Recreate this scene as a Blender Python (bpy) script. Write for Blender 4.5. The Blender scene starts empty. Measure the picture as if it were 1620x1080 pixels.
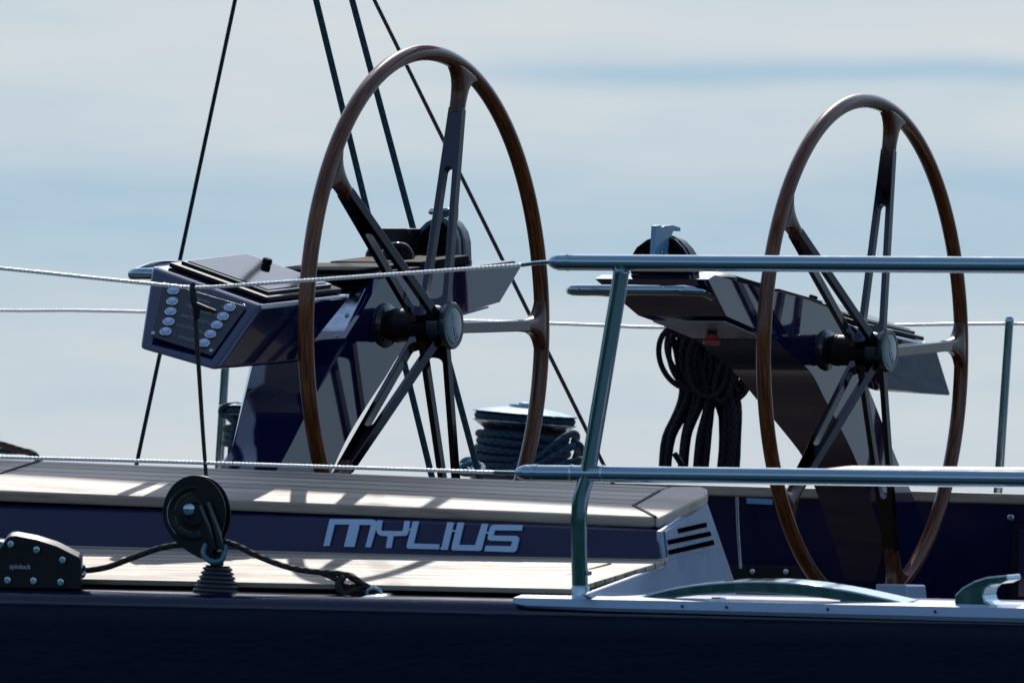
import bpy, bmesh, math, random
from mathutils import Vector, Matrix
random.seed(7)
R = math.radians
# ------------------------------------------------------------------ camera
S = bpy.context.scene
C = S.collection
H = 1.75                      # height of the steering wheel centres above the water (m)
F = 17367.0                   # focal length in pixels of the 1620 px wide photograph
POS = Vector((10.254, -21.617, -0.456 + H))
yaw, pit, rol = R(24.93), R(1.03), R(.92)
cf = Vector((-math.sin(yaw)*math.cos(pit), math.cos(yaw)*math.cos(pit), math.sin(pit)))
_r = Vector((math.cos(yaw), math.sin(yaw), 0)); _u = _r.cross(cf)
ca = _r*math.cos(rol) + _u*math.sin(rol)
cb = -_r*math.sin(rol) + _u*math.cos(rol)
cam = bpy.data.cameras.new('camera'); co = bpy.data.objects.new('camera', cam); C.objects.link(co)
M = Matrix((ca, cb, -cf)).transposed().to_4x4(); M.translation = POS
co.matrix_world = M
cam.sensor_width = 36; cam.lens = F*36/1620; cam.clip_start = 1; cam.clip_end = 6000
cam.dof.use_dof = True; cam.dof.focus_distance = 24.6; cam.dof.aperture_fstop = 20
S.camera = co
S.render.resolution_x = 1024; S.render.resolution_y = 682
# ------------------------------------------------------------------ light
SUN_EL = R(37.5)
SUNDIR = Vector((.42*math.cos(SUN_EL), -.906*math.cos(SUN_EL), -math.sin(SUN_EL)))
sl = bpy.data.lights.new('sun', 'SUN'); sl.energy = 2.3; sl.angle = R(.5); sl.color = (1, .93, .84)
so = bpy.data.objects.new('sun', sl); C.objects.link(so); so.location = (-8, 20, 20)
so.rotation_euler = SUNDIR.to_track_quat('-Z', 'Y').to_euler()
S.view_settings.view_transform = 'Standard'; S.view_settings.look = 'None'
S.view_settings.exposure = 0.58; S.view_settings.gamma = 1

W = bpy.data.worlds.new('World'); S.world = W; W.use_nodes = True
nt = W.node_tree; N = nt.nodes; Lk = nt.links
bg = N['Background']; bg.inputs[1].default_value = .145
sky = N.new('ShaderNodeTexSky'); sky.sky_type = 'NISHITA'; sky.sun_disc = False
sky.sun_elevation = SUN_EL; sky.sun_rotation = R(-25); sky.air_density = 1.0; sky.dust_density = .6
geo = N.new('ShaderNodeTexCoord')
def wmath(op, a, b=None, c=None):
    n = N.new('ShaderNodeMath'); n.operation = op
    for i, v in enumerate((a, b, c)):
        if v is None: continue
        if isinstance(v, (int, float)): n.inputs[i].default_value = v
        else: Lk.new(v, n.inputs[i])
    return n.outputs[0]
sep = N.new('ShaderNodeSeparateXYZ'); Lk.new(geo.outputs['Generated'], sep.inputs[0])
def wnoise(sc, loc, detail=3):
    mp = N.new('ShaderNodeMapping'); mp.inputs['Scale'].default_value = sc; mp.inputs['Location'].default_value = loc
    Lk.new(geo.outputs['Generated'], mp.inputs[0])
    no = N.new('ShaderNodeTexNoise'); no.inputs['Scale'].default_value = 1.0; no.inputs['Detail'].default_value = detail
    Lk.new(mp.outputs[0], no.inputs['Vector']); return no.outputs[0]
# layered cloud banks: a height profile bent and broken up by noise
warp = wmath('MULTIPLY_ADD', wmath('SUBTRACT', wnoise((13, 13, 20), (3.1, 1.7, .35)), .5), .016, sep.outputs[2])
pr0 = N.new('ShaderNodeMapRange'); pr0.inputs[1].default_value = 0; pr0.inputs[2].default_value = .06; Lk.new(warp, pr0.inputs[0])
ramp = N.new('ShaderNodeValToRGB'); Lk.new(pr0.outputs[0], ramp.inputs[0])
stops = [(0, .62), (.12, .72), (.30, .60), (.42, .16), (.52, .12), (.58, .62), (.66, .80), (.70, .82), (.735, .84), (.82, .85), (1, .45)]
e_ = ramp.color_ramp.elements; e_[0].position = 0; e_[0].color = (.72,)*3+(1,); e_[1].position = 1; e_[1].color = (.45,)*3+(1,)
for p_, v_ in stops[1:-1]:
    q_ = e_.new(p_); q_.color = (v_, v_, v_, 1)
brk = wmath('MULTIPLY_ADD', wmath('SUBTRACT', wnoise((34, 34, 210), (1.3, 5.7, .9), 5), .5), .9, ramp.outputs[0])
# one clear blue streak low in the cloud, fading out towards the left
sd_ = wmath('DIVIDE', wmath('SUBTRACT', wmath('MULTIPLY_ADD', warp, .6, wmath('MULTIPLY', sep.outputs[2], .4)), .0420), .0013)
gs = wmath('POWER', 2.718, wmath('MULTIPLY', wmath('MULTIPLY', sd_, sd_), -1.0))
ra = wmath('MULTIPLY_ADD', sep.outputs[0], .907, wmath('MULTIPLY', sep.outputs[1], .42))
rm = N.new('ShaderNodeMapRange'); rm.interpolation_type = 'SMOOTHSTEP'; rm.inputs[1].default_value = -.022; rm.inputs[2].default_value = .012; Lk.new(ra, rm.inputs[0])
brk = wmath('SUBTRACT', brk, wmath('MULTIPLY', wmath('MULTIPLY', gs, rm.outputs[0]), .75))
cl = N.new('ShaderNodeClamp'); Lk.new(brk, cl.inputs[0])
haze_c = N.new('ShaderNodeMix'); haze_c.data_type = 'RGBA'
haze_c.inputs[6].default_value = (1.50, 2.30, 3.02, 1); haze_c.inputs[7].default_value = (2.74, 3.00, 3.24, 1)
Lk.new(cl.outputs[0], haze_c.inputs[0])
lo = N.new('ShaderNodeMapRange'); lo.inputs[1].default_value = .06; lo.inputs[2].default_value = .40
lo.inputs[3].default_value = .97; lo.inputs[4].default_value = .05; lo.interpolation_type = 'SMOOTHSTEP'
Lk.new(sep.outputs[2], lo.inputs[0])
# the milky veil lies on the sunward side of the sky only
az = wmath('MULTIPLY_ADD', sep.outputs[0], -.42, wmath('MULTIPLY', sep.outputs[1], .906))
azr = N.new('ShaderNodeMapRange'); azr.inputs[1].default_value = .5; azr.inputs[2].default_value = .97; azr.interpolation_type = 'SMOOTHSTEP'
Lk.new(az, azr.inputs[0])
lof = lo.outputs[0]
veil = N.new('ShaderNodeMix'); veil.data_type = 'RGBA'; veil.inputs[6].default_value = (.62, 1.08, 1.6, 1)
Lk.new(azr.outputs[0], veil.inputs[0]); Lk.new(haze_c.outputs[2], veil.inputs[7])
mx = N.new('ShaderNodeMix'); mx.data_type = 'RGBA'
Lk.new(lof, mx.inputs[0]); Lk.new(sky.outputs[0], mx.inputs[6]); Lk.new(veil.outputs[2], mx.inputs[7])
Lk.new(mx.outputs[2], bg.inputs[0])

# ------------------------------------------------------------------ helpers
def at(px, py, x=None, y=None, z=None):
    """point of the boat's plane x / y / z (z measured from the wheel centres) seen at a photo position"""
    d = cf + ca*((px-810)/F) + cb*((540-py)/F)
    k, v = (0, x) if x is not None else ((1, y) if y is not None else (2, z+H))
    t = (v-POS[k])/d[k]
    return POS + d*t
def atp(px, py, p0, n):
    d = cf + ca*((px-810)/F) + cb*((540-py)/F)
    return POS + d*((p0-POS).dot(n)/d.dot(n))
def V(x, y, z): return Vector((x, y, z+H))

def material(name, col, rough=.5, metal=0., coat=0., spec=.5, coat_rough=.03):
    m = bpy.data.materials.new(name); m.use_nodes = True
    b = m.node_tree.nodes['Principled BSDF']
    b.inputs['Base Color'].default_value = (*col, 1); b.inputs['Roughness'].default_value = rough
    b.inputs['Metallic'].default_value = metal; b.inputs['Coat Weight'].default_value = coat
    b.inputs['Coat Roughness'].default_value = coat_rough; b.inputs['Specular IOR Level'].default_value = spec
    return m
class NB:
    def __init__(s, m): s.m = m; s.t = m.node_tree; s.b = s.t.nodes['Principled BSDF']
    def n(s, k, **kw):
        x = s.t.nodes.new(k)
        for a, v in kw.items(): setattr(x, a, v)
        return x
    def l(s, a, b): s.t.links.new(a, b)
    def coord(s, kind='Object', scale=(1, 1, 1)):
        c = s.n('ShaderNodeTexCoord'); m = s.n('ShaderNodeMapping'); m.inputs['Scale'].default_value = scale
        s.l(c.outputs[kind], m.inputs[0]); return m.outputs[0]
    def noise(s, vec, scale=5, detail=3, rough=.5):
        x = s.n('ShaderNodeTexNoise'); x.inputs['Scale'].default_value = scale; x.inputs['Detail'].default_value = detail
        x.inputs['Roughness'].default_value = rough; s.l(vec, x.inputs['Vector']); return x.outputs[0]
    def ramp(s, fac, stops):
        r = s.n('ShaderNodeValToRGB'); s.l(fac, r.inputs[0]); e = r.color_ramp.elements
        e[0].position, e[0].color = stops[0][0], (*stops[0][1], 1); e[1].position, e[1].color = stops[-1][0], (*stops[-1][1], 1)
        for p, c in stops[1:-1]: q = e.new(p); q.color = (*c, 1)
        return r.outputs[0]
    def rng(s, fac, a, b, c, d):
        r = s.n('ShaderNodeMapRange'); r.inputs[1].default_value = a; r.inputs[2].default_value = b
        r.inputs[3].default_value = c; r.inputs[4].default_value = d; s.l(fac, r.inputs[0]); return r.outputs[0]
    def bump(s, h, strength=.3, dist=.01):
        b = s.n('ShaderNodeBump'); b.inputs['Strength'].default_value = strength; b.inputs['Distance'].default_value = dist
        s.l(h, b.inputs['Height']); s.l(b.outputs[0], s.b.inputs['Normal'])
    def math(s, op, a, b=None):
        n = s.n('ShaderNodeMath', operation=op)
        for i, v in enumerate((a, b)):
            if v is None: continue
            if isinstance(v, (int, float)): n.inputs[i].default_value = v
            else: s.l(v, n.inputs[i])
        return n.outputs[0]

def paint(name, col, rough=.12, coat=1., dust=.25, grain=900, cr=(.01, .07)):
    m = material(name, col, rough, coat=coat); b = NB(m)
    c = b.coord()
    d = b.noise(c, 6, 6, .65); f = b.noise(c, grain, 2)
    b.l(b.rng(d, .35, .75, rough*.8, rough+dust*.5), b.b.inputs['Roughness'])
    k = [x*1.0 for x in col]; k2 = [min(1, x*1.12+.002) for x in col]
    b.l(b.ramp(f, [(.3, k), (.7, k2)]), b.b.inputs['Base Color'])
    b.l(b.rng(d, .45, .8, *cr), b.b.inputs['Coat Roughness'])
    return m
navy = paint('navy_gelcoat', (.004, .0055, .040), .06, coat=1., dust=.06, cr=(.004, .02))
navy.node_tree.nodes['Principled BSDF'].inputs['Specular IOR Level'].default_value = .4
navy_hull = paint('navy_hull_paint', (.003, .0038, .026), .14, coat=.35, dust=.04)
navy_hull.node_tree.nodes['Principled BSDF'].inputs['Specular IOR Level'].default_value = .3
_b = NB(navy_hull); _b.bump(_b.noise(_b.coord('Object', (1.5, 1.5, 9)), 2.0, 4), .12, .02)
navy_soft = paint('navy_satin_paint', (.008, .009, .048), .38, coat=.12)
navy_soft.node_tree.nodes['Principled BSDF'].inputs['Specular IOR Level'].default_value = .25
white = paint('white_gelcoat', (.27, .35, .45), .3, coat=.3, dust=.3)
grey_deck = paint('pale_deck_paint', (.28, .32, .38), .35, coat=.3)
carbon = material('black_lacquered_carbon', (.010, .010, .014), .22, coat=.5, spec=.35)
spoke_m = material('dark_polished_metal', (.052, .050, .060), .13, metal=1); b = NB(spoke_m)
d_ = b.noise(b.coord(), 30, 5, .6); b.l(b.rng(d_, .3, .75, .04, .13), b.b.inputs['Roughness'])
blackp = paint('black_plastic', (.007, .007, .008), .45, coat=0)
blackp.node_tree.nodes['Principled BSDF'].inputs['Specular IOR Level'].default_value = .22
blackg = material('black_glass', (.006, .006, .008), .05, coat=0, spec=.05)
rubber = paint('black_rubber', (.020, .020, .022), .6, coat=0)
greyp = paint('grey_plastic', (.05, .06, .075), .4, coat=.1)
matte = material('matte_black', (.006, .006, .007), .7, spec=.04)
bluep = paint('pale_blue_metal', (.13, .30, .42), .3, coat=.3)
tealp = paint('teal_metal', (.03, .12, .16), .3, coat=.3)
red = paint('red_plastic', (.45, .03, .025), .4, coat=.1)
letterm = paint('silver_blue_lettering', (.36, .50, .68), .42, coat=.0)
marking = material('white_marking', (.45, .48, .52), .5)
marking_dim = material('faded_panel_marking', (.13, .15, .18), .6)
seamm = material('black_caulking', (.012, .012, .014), .6)
dark = material('dark_recess', (.002, .002, .003), .9, spec=0)
labelm = material('pale_blue_label', (.16, .32, .55), .3)
buttonm = material('steel_button', (.35, .45, .58), .25, metal=.7)

def chrome(name, col=(.28, .37, .41), rough=.06):
    m = material(name, col, rough, metal=1); b = NB(m)
    d = b.noise(b.coord(), 40, 4); b.l(b.rng(d, .35, .75, rough*.6, rough*2.2), b.b.inputs['Roughness'])
    b.bump(b.noise(b.coord(), 260, 2), .02, .001)
    return m
steel = chrome('polished_stainless'); stanchion_steel = chrome('stanchion_stainless', (.5, .56, .6), .1); steel_b = chrome('brushed_stainless', (.5, .52, .55), .2)
# varnished mahogany: grain runs along u of the tube
wood = material('varnished_mahogany', (.1, .03, .01), .3, coat=.5, spec=.1, coat_rough=.03); b = NB(wood)
uv = b.coord('UV', (10, 20, 1)); g1 = b.noise(uv, 1.0, 8, .62); uv2 = b.coord('UV', (40, 60, 1)); g2 = b.noise(uv2, 1, 3)
b.l(b.ramp(g1, [(.30, (.030, .007, .003)), (.48, (.105, .029, .009)), (.60, (.205, .068, .020)), (.75, (.07, .017, .006))]), b.b.inputs['Base Color'])
b.bump(g2, .05, .0004)
wood2 = material('varnished_mahogany_joint', (.1, .03, .01), .3, coat=.5, spec=.1, coat_rough=.03); b = NB(wood2)
g1 = b.noise(b.coord('Object', (60, 60, 14)), 1.0, 5, .6)
b.l(b.ramp(g1, [(.30, (.025, .008, .004)), (.5, (.085, .026, .010)), (.66, (.15, .052, .017)), (.8, (.055, .018, .007))]), b.b.inputs['Base Color'])

def teak(name, seams=None, tint=1.0):
    """seams = (y start, spacing, first, last): dark caulked lines running fore and aft"""
    m = material(name, (.5, .4, .3), .62, spec=.16); b = NB(m)
    g = b.noise(b.coord('Object', (4, 55, 45)), 1.0, 7, .68)
    w = b.noise(b.coord('Object', (1.4, 7, 7)), 1.0, 4, .6)
    fine = b.noise(b.coord('Object', (60, 700, 500)), 1.0, 3, .6)
    c1 = b.ramp(g, [(.30, (.27*tint, .20*tint, .15*tint)), (.46, (.44*tint, .345*tint, .265*tint)), (.56, (.50*tint, .41*tint, .315*tint)), (.72, (.60*tint, .50*tint, .395*tint))])
    c2 = b.ramp(w, [(.3, (.70, .69, .68)), (.48, (.94, .93, .92)), (.7, (1.10, 1.08, 1.05))])
    mul = b.n('ShaderNodeMix', data_type='RGBA', blend_type='MULTIPLY'); mul.inputs[0].default_value = 1
    b.l(c1, mul.inputs[6]); b.l(c2, mul.inputs[7]); out = mul.outputs[2]
    h = g
    if seams:
        y0, sp, hw, n, y1 = seams
        sx = b.n('ShaderNodeSeparateXYZ'); b.l(b.coord(), sx.inputs[0])
        t = b.math('DIVIDE', b.math('SUBTRACT', sx.outputs[1], y0), sp)
        fr = b.math('ABSOLUTE', b.math('SUBTRACT', b.math('FRACT', t), .5))
        line = b.math('LESS_THAN', fr, hw/sp)
        rngm = b.math('MULTIPLY', b.math('GREATER_THAN', sx.outputs[1], y0), b.math('LESS_THAN', sx.outputs[1], y1))
        line = b.math('MULTIPLY', line, rngm)
        # each plank its own tone
        pl = b.n('ShaderNodeTexWhiteNoise', noise_dimensions='1D'); b.l(b.math('FLOOR', b.math('ADD', t, .5)), pl.inputs['W'])
        tone = b.rng(pl.outputs[0], 0, 1, .74, 1.1)
        v = b.n('ShaderNodeMix', data_type='RGBA', blend_type='MULTIPLY'); v.inputs[0].default_value = 1
        comb = b.n('ShaderNodeCombineColor'); [b.l(tone, comb.inputs[i]) for i in range(3)]
        b.l(out, v.inputs[6]); b.l(comb.outputs[0], v.inputs[7])
        mm = b.n('ShaderNodeMix', data_type='RGBA'); b.l(line, mm.inputs[0]); b.l(v.outputs[2], mm.inputs[6]); mm.inputs[7].default_value = (.012, .012, .015, 1)
        out = mm.outputs[2]
    b.l(out, b.b.inputs['Base Color'])
    b.l(b.rng(g, .3, .7, .42, .66), b.b.inputs['Roughness'])
    b.bump(fine, .35, .0008)
    return m
teak_coaming = teak('weathered_teak_planks', (-1.02, .043, .0030, 6, -.80), 1.0)
teak_deck = teak('weathered_teak_deck', (-1.52, .045, .0024, 6, -1.17), .86)
teak_plain = teak('weathered_teak')
teak_dark = teak('shade_darkened_teak', None, .12)  # sole teak darkened in colour, standing for shade and weakening its reflections

def rope_mat(name, c1, c2, freq=260, across=3):
    m = material(name, c1, .75, spec=.3); b = NB(m)
    tc = b.n('ShaderNodeTexCoord'); sx = b.n('ShaderNodeSeparateXYZ'); b.l(tc.outputs['UV'], sx.inputs[0])
    u = b.math('MULTIPLY', sx.outputs[0], freq*2*math.pi/6); v = b.math('MULTIPLY', sx.outputs[1], 2*math.pi*across)
    a = b.math('SINE', b.math('ADD', u, v)); c = b.math('SINE', b.math('SUBTRACT', u, v))
    h = b.math('ADD', b.math('MULTIPLY', a, .5), b.math('MULTIPLY', c, .5))
    k = b.noise(b.coord('UV', (60, 8, 1)), 3, 3)
    f = b.math('ADD', b.rng(h, -1, 1, 0, .6), b.math('MULTIPLY', k, .4))
    b.l(b.ramp(f, [(.2, c1), (.8, c2)]), b.b.inputs['Base Color']); b.bump(h, .6, .0012)
    return m
rope_black = rope_mat('black_braided_rope', (.012, .011, .010), (.045, .038, .030))
rope_navy = rope_mat('navy_blue_rope', (.005, .019, .036), (.018, .055, .092))
rope_teal = rope_mat('dark_teal_rope', (.008, .024, .034), (.022, .060, .080))
rope_green = rope_mat('pale_green_rope', (.05, .16, .19), (.14, .32, .34))
rope_blk2 = rope_mat('black_hanging_rope', (.004, .004, .007), (.020, .020, .030))
rope_blk2.node_tree.nodes['Principled BSDF'].inputs['Specular IOR Level'].default_value = .1
rope_thin = rope_mat('dark_blue_thin_rope', (.005, .010, .022), (.02, .03, .05))
rope_brown = rope_mat('brown_thin_rope', (.03, .022, .016), (.07, .05, .035))
wire = material('twisted_steel_wire', (.92, .90, .87), .32, metal=1); b = NB(wire)
tc = b.n('ShaderNodeTexCoord'); sx = b.n('ShaderNodeSeparateXYZ'); b.l(tc.outputs['UV'], sx.inputs[0])
hh = b.math('SINE', b.math('ADD', b.math('MULTIPLY', sx.outputs[0], 2*math.pi*110), b.math('MULTIPLY', sx.outputs[1], 2*math.pi*4)))
b.bump(hh, .7, .001)

def empty(name, loc=(0, 0, 0)):
    o = bpy.data.objects.new(name, None); C.objects.link(o); o.location = loc; o.empty_display_size = .1
    return o
def tag(o, label=None, cat=None, group=None, kind=None):
    for k, v in (('label', label), ('category', cat), ('group', group), ('kind', kind)):
        if v: o[k] = v
    return o
def parent_loc(p):
    l = Vector((0, 0, 0))
    while p is not None: l += p.location; p = p.parent
    return l
def link(name, bm, mat, parent=None, smooth=True, bevel=0, seg=2, angle=35, loc=None, harden=True):
    """bm in world coordinates -> ONE object; vertices are stored relative to the parent (or to loc)"""
    base = parent_loc(parent) if parent else (Vector(loc) if loc is not None else Vector((0, 0, 0)))
    if base.length: bmesh.ops.translate(bm, verts=bm.verts, vec=-base)
    bmesh.ops.recalc_face_normals(bm, faces=bm.faces)
    me = bpy.data.meshes.new(name); bm.to_mesh(me); bm.free()
    for mm in (mat if isinstance(mat, (list, tuple)) else [mat]): me.materials.append(mm)
    o = bpy.data.objects.new(name, me); C.objects.link(o)
    if parent: o.parent = parent
    elif loc is not None: o.location = loc
    if smooth:
        me.polygons.foreach_set('use_smooth', [True]*len(me.polygons))
        me.set_sharp_from_angle(angle=R(angle))
    if bevel:
        md = o.modifiers.new('bevel', 'BEVEL'); md.width = bevel; md.segments = seg; md.limit_method = 'ANGLE'; md.angle_limit = R(28)
        md.harden_normals = harden
    return o
def prism(bm, pts, off):
    """closed polygon pts swept by vector off (or list of second polygon points)"""
    a = [bm.verts.new(p) for p in pts]
    c = [bm.verts.new(q) for q in (off if isinstance(off, list) else [p+off for p in pts])]
    bm.faces.new(a); bm.faces.new(c[::-1])
    n = len(a)
    for i in range(n): bm.faces.new((a[i], a[(i+1) % n], c[(i+1) % n], c[i]))
    return bm
def P(pts, off): return prism(bmesh.new(), pts, off)
def hexa(bm, p): # p: 4 bottom, 4 top
    v = [bm.verts.new(q) for q in p]
    for f in ((0, 1, 2, 3), (7, 6, 5, 4), (0, 4, 5, 1), (1, 5, 6, 2), (2, 6, 7, 3), (3, 7, 4, 0)): bm.faces.new([v[i] for i in f])
def box(bm, lo, hi):
    x0, y0, z0 = lo; x1, y1, z1 = hi
    hexa(bm, [Vector(q) for q in ((x0, y0, z0), (x1, y0, z0), (x1, y1, z0), (x0, y1, z0), (x0, y0, z1), (x1, y0, z1), (x1, y1, z1), (x0, y1, z1))])
def catmull(p, n=8, closed=False):
    out = []; m = len(p)
    rngm = m if closed else m-1
    for i in range(rngm):
        g = lambda k: p[k % m] if closed else p[max(0, min(m-1, k))]
        a, b_, c, d = g(i-1), g(i), g(i+1), g(i+2)
        for j in range(n):
            t = j/n
            out.append(.5*((2*b_)+(c-a)*t+(2*a-5*b_+4*c-d)*t*t+(3*b_-a-3*c+d)*t**3))
    if not closed: out.append(p[-1])
    return out
def tube(bm, pts, r, seg=12, closed=False, caps=True, uvs=1.0, round_end=False):
    uvl = bm.loops.layers.uv.verify()
    n = len(pts); rings = []; L = 0; us = []
    T = []
    for i in range(n):
        a = pts[(i-1) % n] if (closed or i > 0) else pts[i]; c = pts[(i+1) % n] if (closed or i < n-1) else pts[i]
        T.append((c-a).normalized())
    up = Vector((0, 0, 1)) if abs(T[0].z) < .9 else Vector((1, 0, 0))
    nrm = (up - T[0]*up.dot(T[0])).normalized()
    for i in range(n):
        if i: L += (pts[i]-pts[i-1]).length
        us.append(L)
        nrm = (nrm - T[i]*nrm.dot(T[i])).normalized(); bn = T[i].cross(nrm)
        rr = r(i/(n-1)) if callable(r) else r
        rings.append([bm.verts.new(pts[i]+(nrm*math.cos(2*math.pi*k/seg)+bn*math.sin(2*math.pi*k/seg))*rr) for k in range(seg)])
    m = n if closed else n-1
    for i in range(m):
        A, B = rings[i], rings[(i+1) % n]; u0 = us[i]*uvs; u1 = (us[i+1] if i+1 < n else L+(pts[0]-pts[-1]).length)*uvs
        for k in range(seg):
            f = bm.faces.new((A[k], A[(k+1) % seg], B[(k+1) % seg], B[k]))
            for lp, q in zip(f.loops, ((u0, k/seg), (u0, (k+1)/seg), (u1, (k+1)/seg), (u1, k/seg))): lp[uvl].uv = q
    if caps and not closed:
        bm.faces.new(rings[0][::-1]); bm.faces.new(rings[-1])
    return bm
def T(pts, r, **k): return tube(bmesh.new(), pts, r, **k)
def lathe(bm, prof, origin, axis, seg=40, caps=True):
    ax = Vector(axis).normalized(); u = ax.orthogonal().normalized(); v = ax.cross(u); o = Vector(origin)
    rings = [[bm.verts.new(o+ax*h+(u*math.cos(2*math.pi*k/seg)+v*math.sin(2*math.pi*k/seg))*max(r, 1e-4)) for k in range(seg)] for h, r in prof]
    for A, B in zip(rings, rings[1:]):
        for k in range(seg): bm.faces.new((A[k], A[(k+1) % seg], B[(k+1) % seg], B[k]))
    if caps: bm.faces.new(rings[0][::-1]); bm.faces.new(rings[-1])
    return bm
def LT(prof, o, ax, **k): return lathe(bmesh.new(), prof, o, ax, **k)
def text(name, s, size, origin, right, up, mat, parent, depth=.0008, align='CENTER', spacing=1, weight=0):
    cu = bpy.data.curves.new(name, 'FONT'); cu.body = s; cu.size = size; cu.extrude = depth/2; cu.align_x = align; cu.align_y = 'CENTER'
    cu.space_character = spacing; cu.offset = weight
    tmp = bpy.data.objects.new(name+'_tmp', cu); C.objects.link(tmp)
    me = bpy.data.meshes.new_from_object(tmp.evaluated_get(bpy.context.evaluated_depsgraph_get()))
    bpy.data.objects.remove(tmp); bpy.data.curves.remove(cu)
    bm = bmesh.new(); bm.from_mesh(me); bpy.data.meshes.remove(me)
    r = right.normalized(); n = r.cross(up).normalized(); u = n.cross(r)
    mt = Matrix((r, u, n)).transposed().to_4x4(); mt.translation = origin + n*depth
    bmesh.ops.transform(bm, matrix=mt, verts=bm.verts)
    return link(name, bm, mat, parent, smooth=False)
def screw(name, p, n, r, mat, parent, h=.003):
    bm = LT([(0, r), (h*.7, r), (h, r*.8), (h, r*.42), (h*.3, r*.38), (h*.3, 0)], p, n, seg=16, caps=False)
    return link(name, bm, mat, parent)

# ------------------------------------------------------------------ setting: water and the wooded shore behind the camera
bm = bmesh.new(); g = 3000
vs = [bm.verts.new(q) for q in ((-g, -g, 0), (g, -g, 0), (g, g, 0), (-g, g, 0))]; bm.faces.new(vs)
seam = material('sea_water', (.006, .028, .034), .08, spec=.5); b = NB(seam)
w1 = b.noise(b.coord('Object', (.9, 1.6, 1)), 1.0, 5, .6); b.bump(w1, .5, .25)
tag(link('sea', bm, seam, smooth=False), kind='structure')
hm = material('wooded_hillside', (.03, .07, .05), .9, spec=.1); b = NB(hm)
hn = b.noise(b.coord(), .18, 8, .7); b.l(b.ramp(hn, [(.3, (.003, .030, .028)), (.7, (.010, .062, .056))]), b.b.inputs['Base Color'])
b.bump(hn, 1, 2.5)
bm = bmesh.new(); rows = []
for j in range(7):
    row = []
    for i in range(90):
        a = R(150 + 235*i/89)
        rad = 115+j*14
        hgt = (0, 7, 11, 14, 17, 19, 0)[j]*(1+.25*math.sin(i*.31)+.14*math.sin(i*.9+1)+.1*random.random()) - (1 if j in (0, 6) else 0)
        row.append(bm.verts.new((math.cos(a)*rad, math.sin(a)*rad-5, hgt)))
    rows.append(row)
for A, B in zip(rows, rows[1:]):
    for i in range(89): bm.faces.new((A[i], A[i+1], B[i+1], B[i]))
tag(link('hills', bm, hm), kind='structure')

# ------------------------------------------------------------------ the yacht's hull, decks and cockpit
XL, XR, XE = -5.0, 3.2, 1.06        # forward end, stern, aft end of the near coaming
yacht = empty('sailing_yacht', (0, 0, 0))
tag(yacht, 'dark navy sailing yacht with weathered teak decks, seen from its side at the cockpit', 'yacht')
def line_at(p0, p1, y):
    """straight fore-and-aft edge through two photo points lying on plane y -> function x -> point"""
    a, c = at(*p0, y=y), at(*p1, y=y)
    def fn(x, dz=0, dy=0):
        t = (x-a.x)/(c.x-a.x); return Vector((x, y+dy, a.z+(c.z-a.z)*t+dz))
    return fn
ci = line_at((0, 726), (1100, 771), -.80)       # coaming top, inner edge
cm = line_at((0, 784), (1035, 818.5), -1.17)    # coaming top, outer edge
cbm = line_at((0, 800), (1035, 836), -1.17)     # underside of the teak there
wb = line_at((0, 858), (1053, 886), -1.18)      # foot of the navy coaming wall
do = line_at((150, 916), (885, 931), -1.60)     # side deck outer edge
gu = line_at((0, 934), (1620, 968), -1.69)      # gunwale
def strip(secs0, secs1):
    """loft two closed sections"""
    return prism(bmesh.new(), secs0, secs1)
# teak coaming top with a mitred, rounded aft corner
def coam(x, dxo=0):
    a, o_, u = ci(x), cm(x+dxo), cbm(x+dxo)
    return [a, a*.5+o_*.5+Vector((0, 0, .006)), o_, u+Vector((0, .0, 0)), a+Vector((0, 0, -.05))]
def on_coam(px, py, h=0):
    a, o_, q = ci(0), cm(0), ci(.5); n = (o_-a).cross(q-a).normalized(); n = n if n.z > 0 else -n
    return atp(px, py, a+n*h, n)
TH = Vector((0, 0, -.023))
_a, _o, _q = ci(0), cm(0), ci(.5); _n = (_o-_a).cross(_q-_a).normalized()
def flat(p): p = p.copy(); p.z -= (p-_a).dot(_n)/_n.z; return p
link('coaming_top', P([flat(ci(XL)), flat(cm(XL)), on_coam(1037, 817.5), on_coam(1002, 799), on_coam(1043, 776), on_coam(1060, 769)], TH), teak_coaming, yacht, bevel=.005, seg=2, harden=False, smooth=False)
link('coaming_end_board', P([on_coam(1043.5, 776), on_coam(1003, 799), on_coam(1038, 817.5), on_coam(1042, 819), on_coam(1116, 784), on_coam(1120, 778), on_coam(1119, 772.5), on_coam(1110, 769), on_coam(1061, 769)], TH), teak_plain, yacht, bevel=.006, seg=3)
# mitre seams
def seam_line(pts, w=.0022):
    bm = bmesh.new(); tube(bm, pts, w, seg=6); return link('caulked_seam', bm, seamm, yacht)
seam_line([on_coam(1043, 776, .0005), on_coam(1002, 799, .0005), on_coam(1037, 817, .0005)], .003)
seam_line([on_coam(62, 729, .0005), on_coam(0, 749, .0005), on_coam(-60, 768, .0005)], .003)
# navy wall under it and the body of the coaming
def wallsec(x, d=0):
    a, u, f = ci(x), cbm(x), wb(x)
    return [Vector((x, u.y+.02, u.z-.006)), Vector((x, f.y+.012, f.z-.03)), Vector((x, -.66, f.z-.26)), Vector((x, a.y-.012, a.z-.045))]
we = wallsec(1.0)
for p_, x_ in zip(we, (1.078, 1.084, 1.01, 1.02)): p_.x = x_
link('coaming_wall', strip(wallsec(XL), we), navy_soft, yacht, smooth=False)
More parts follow.
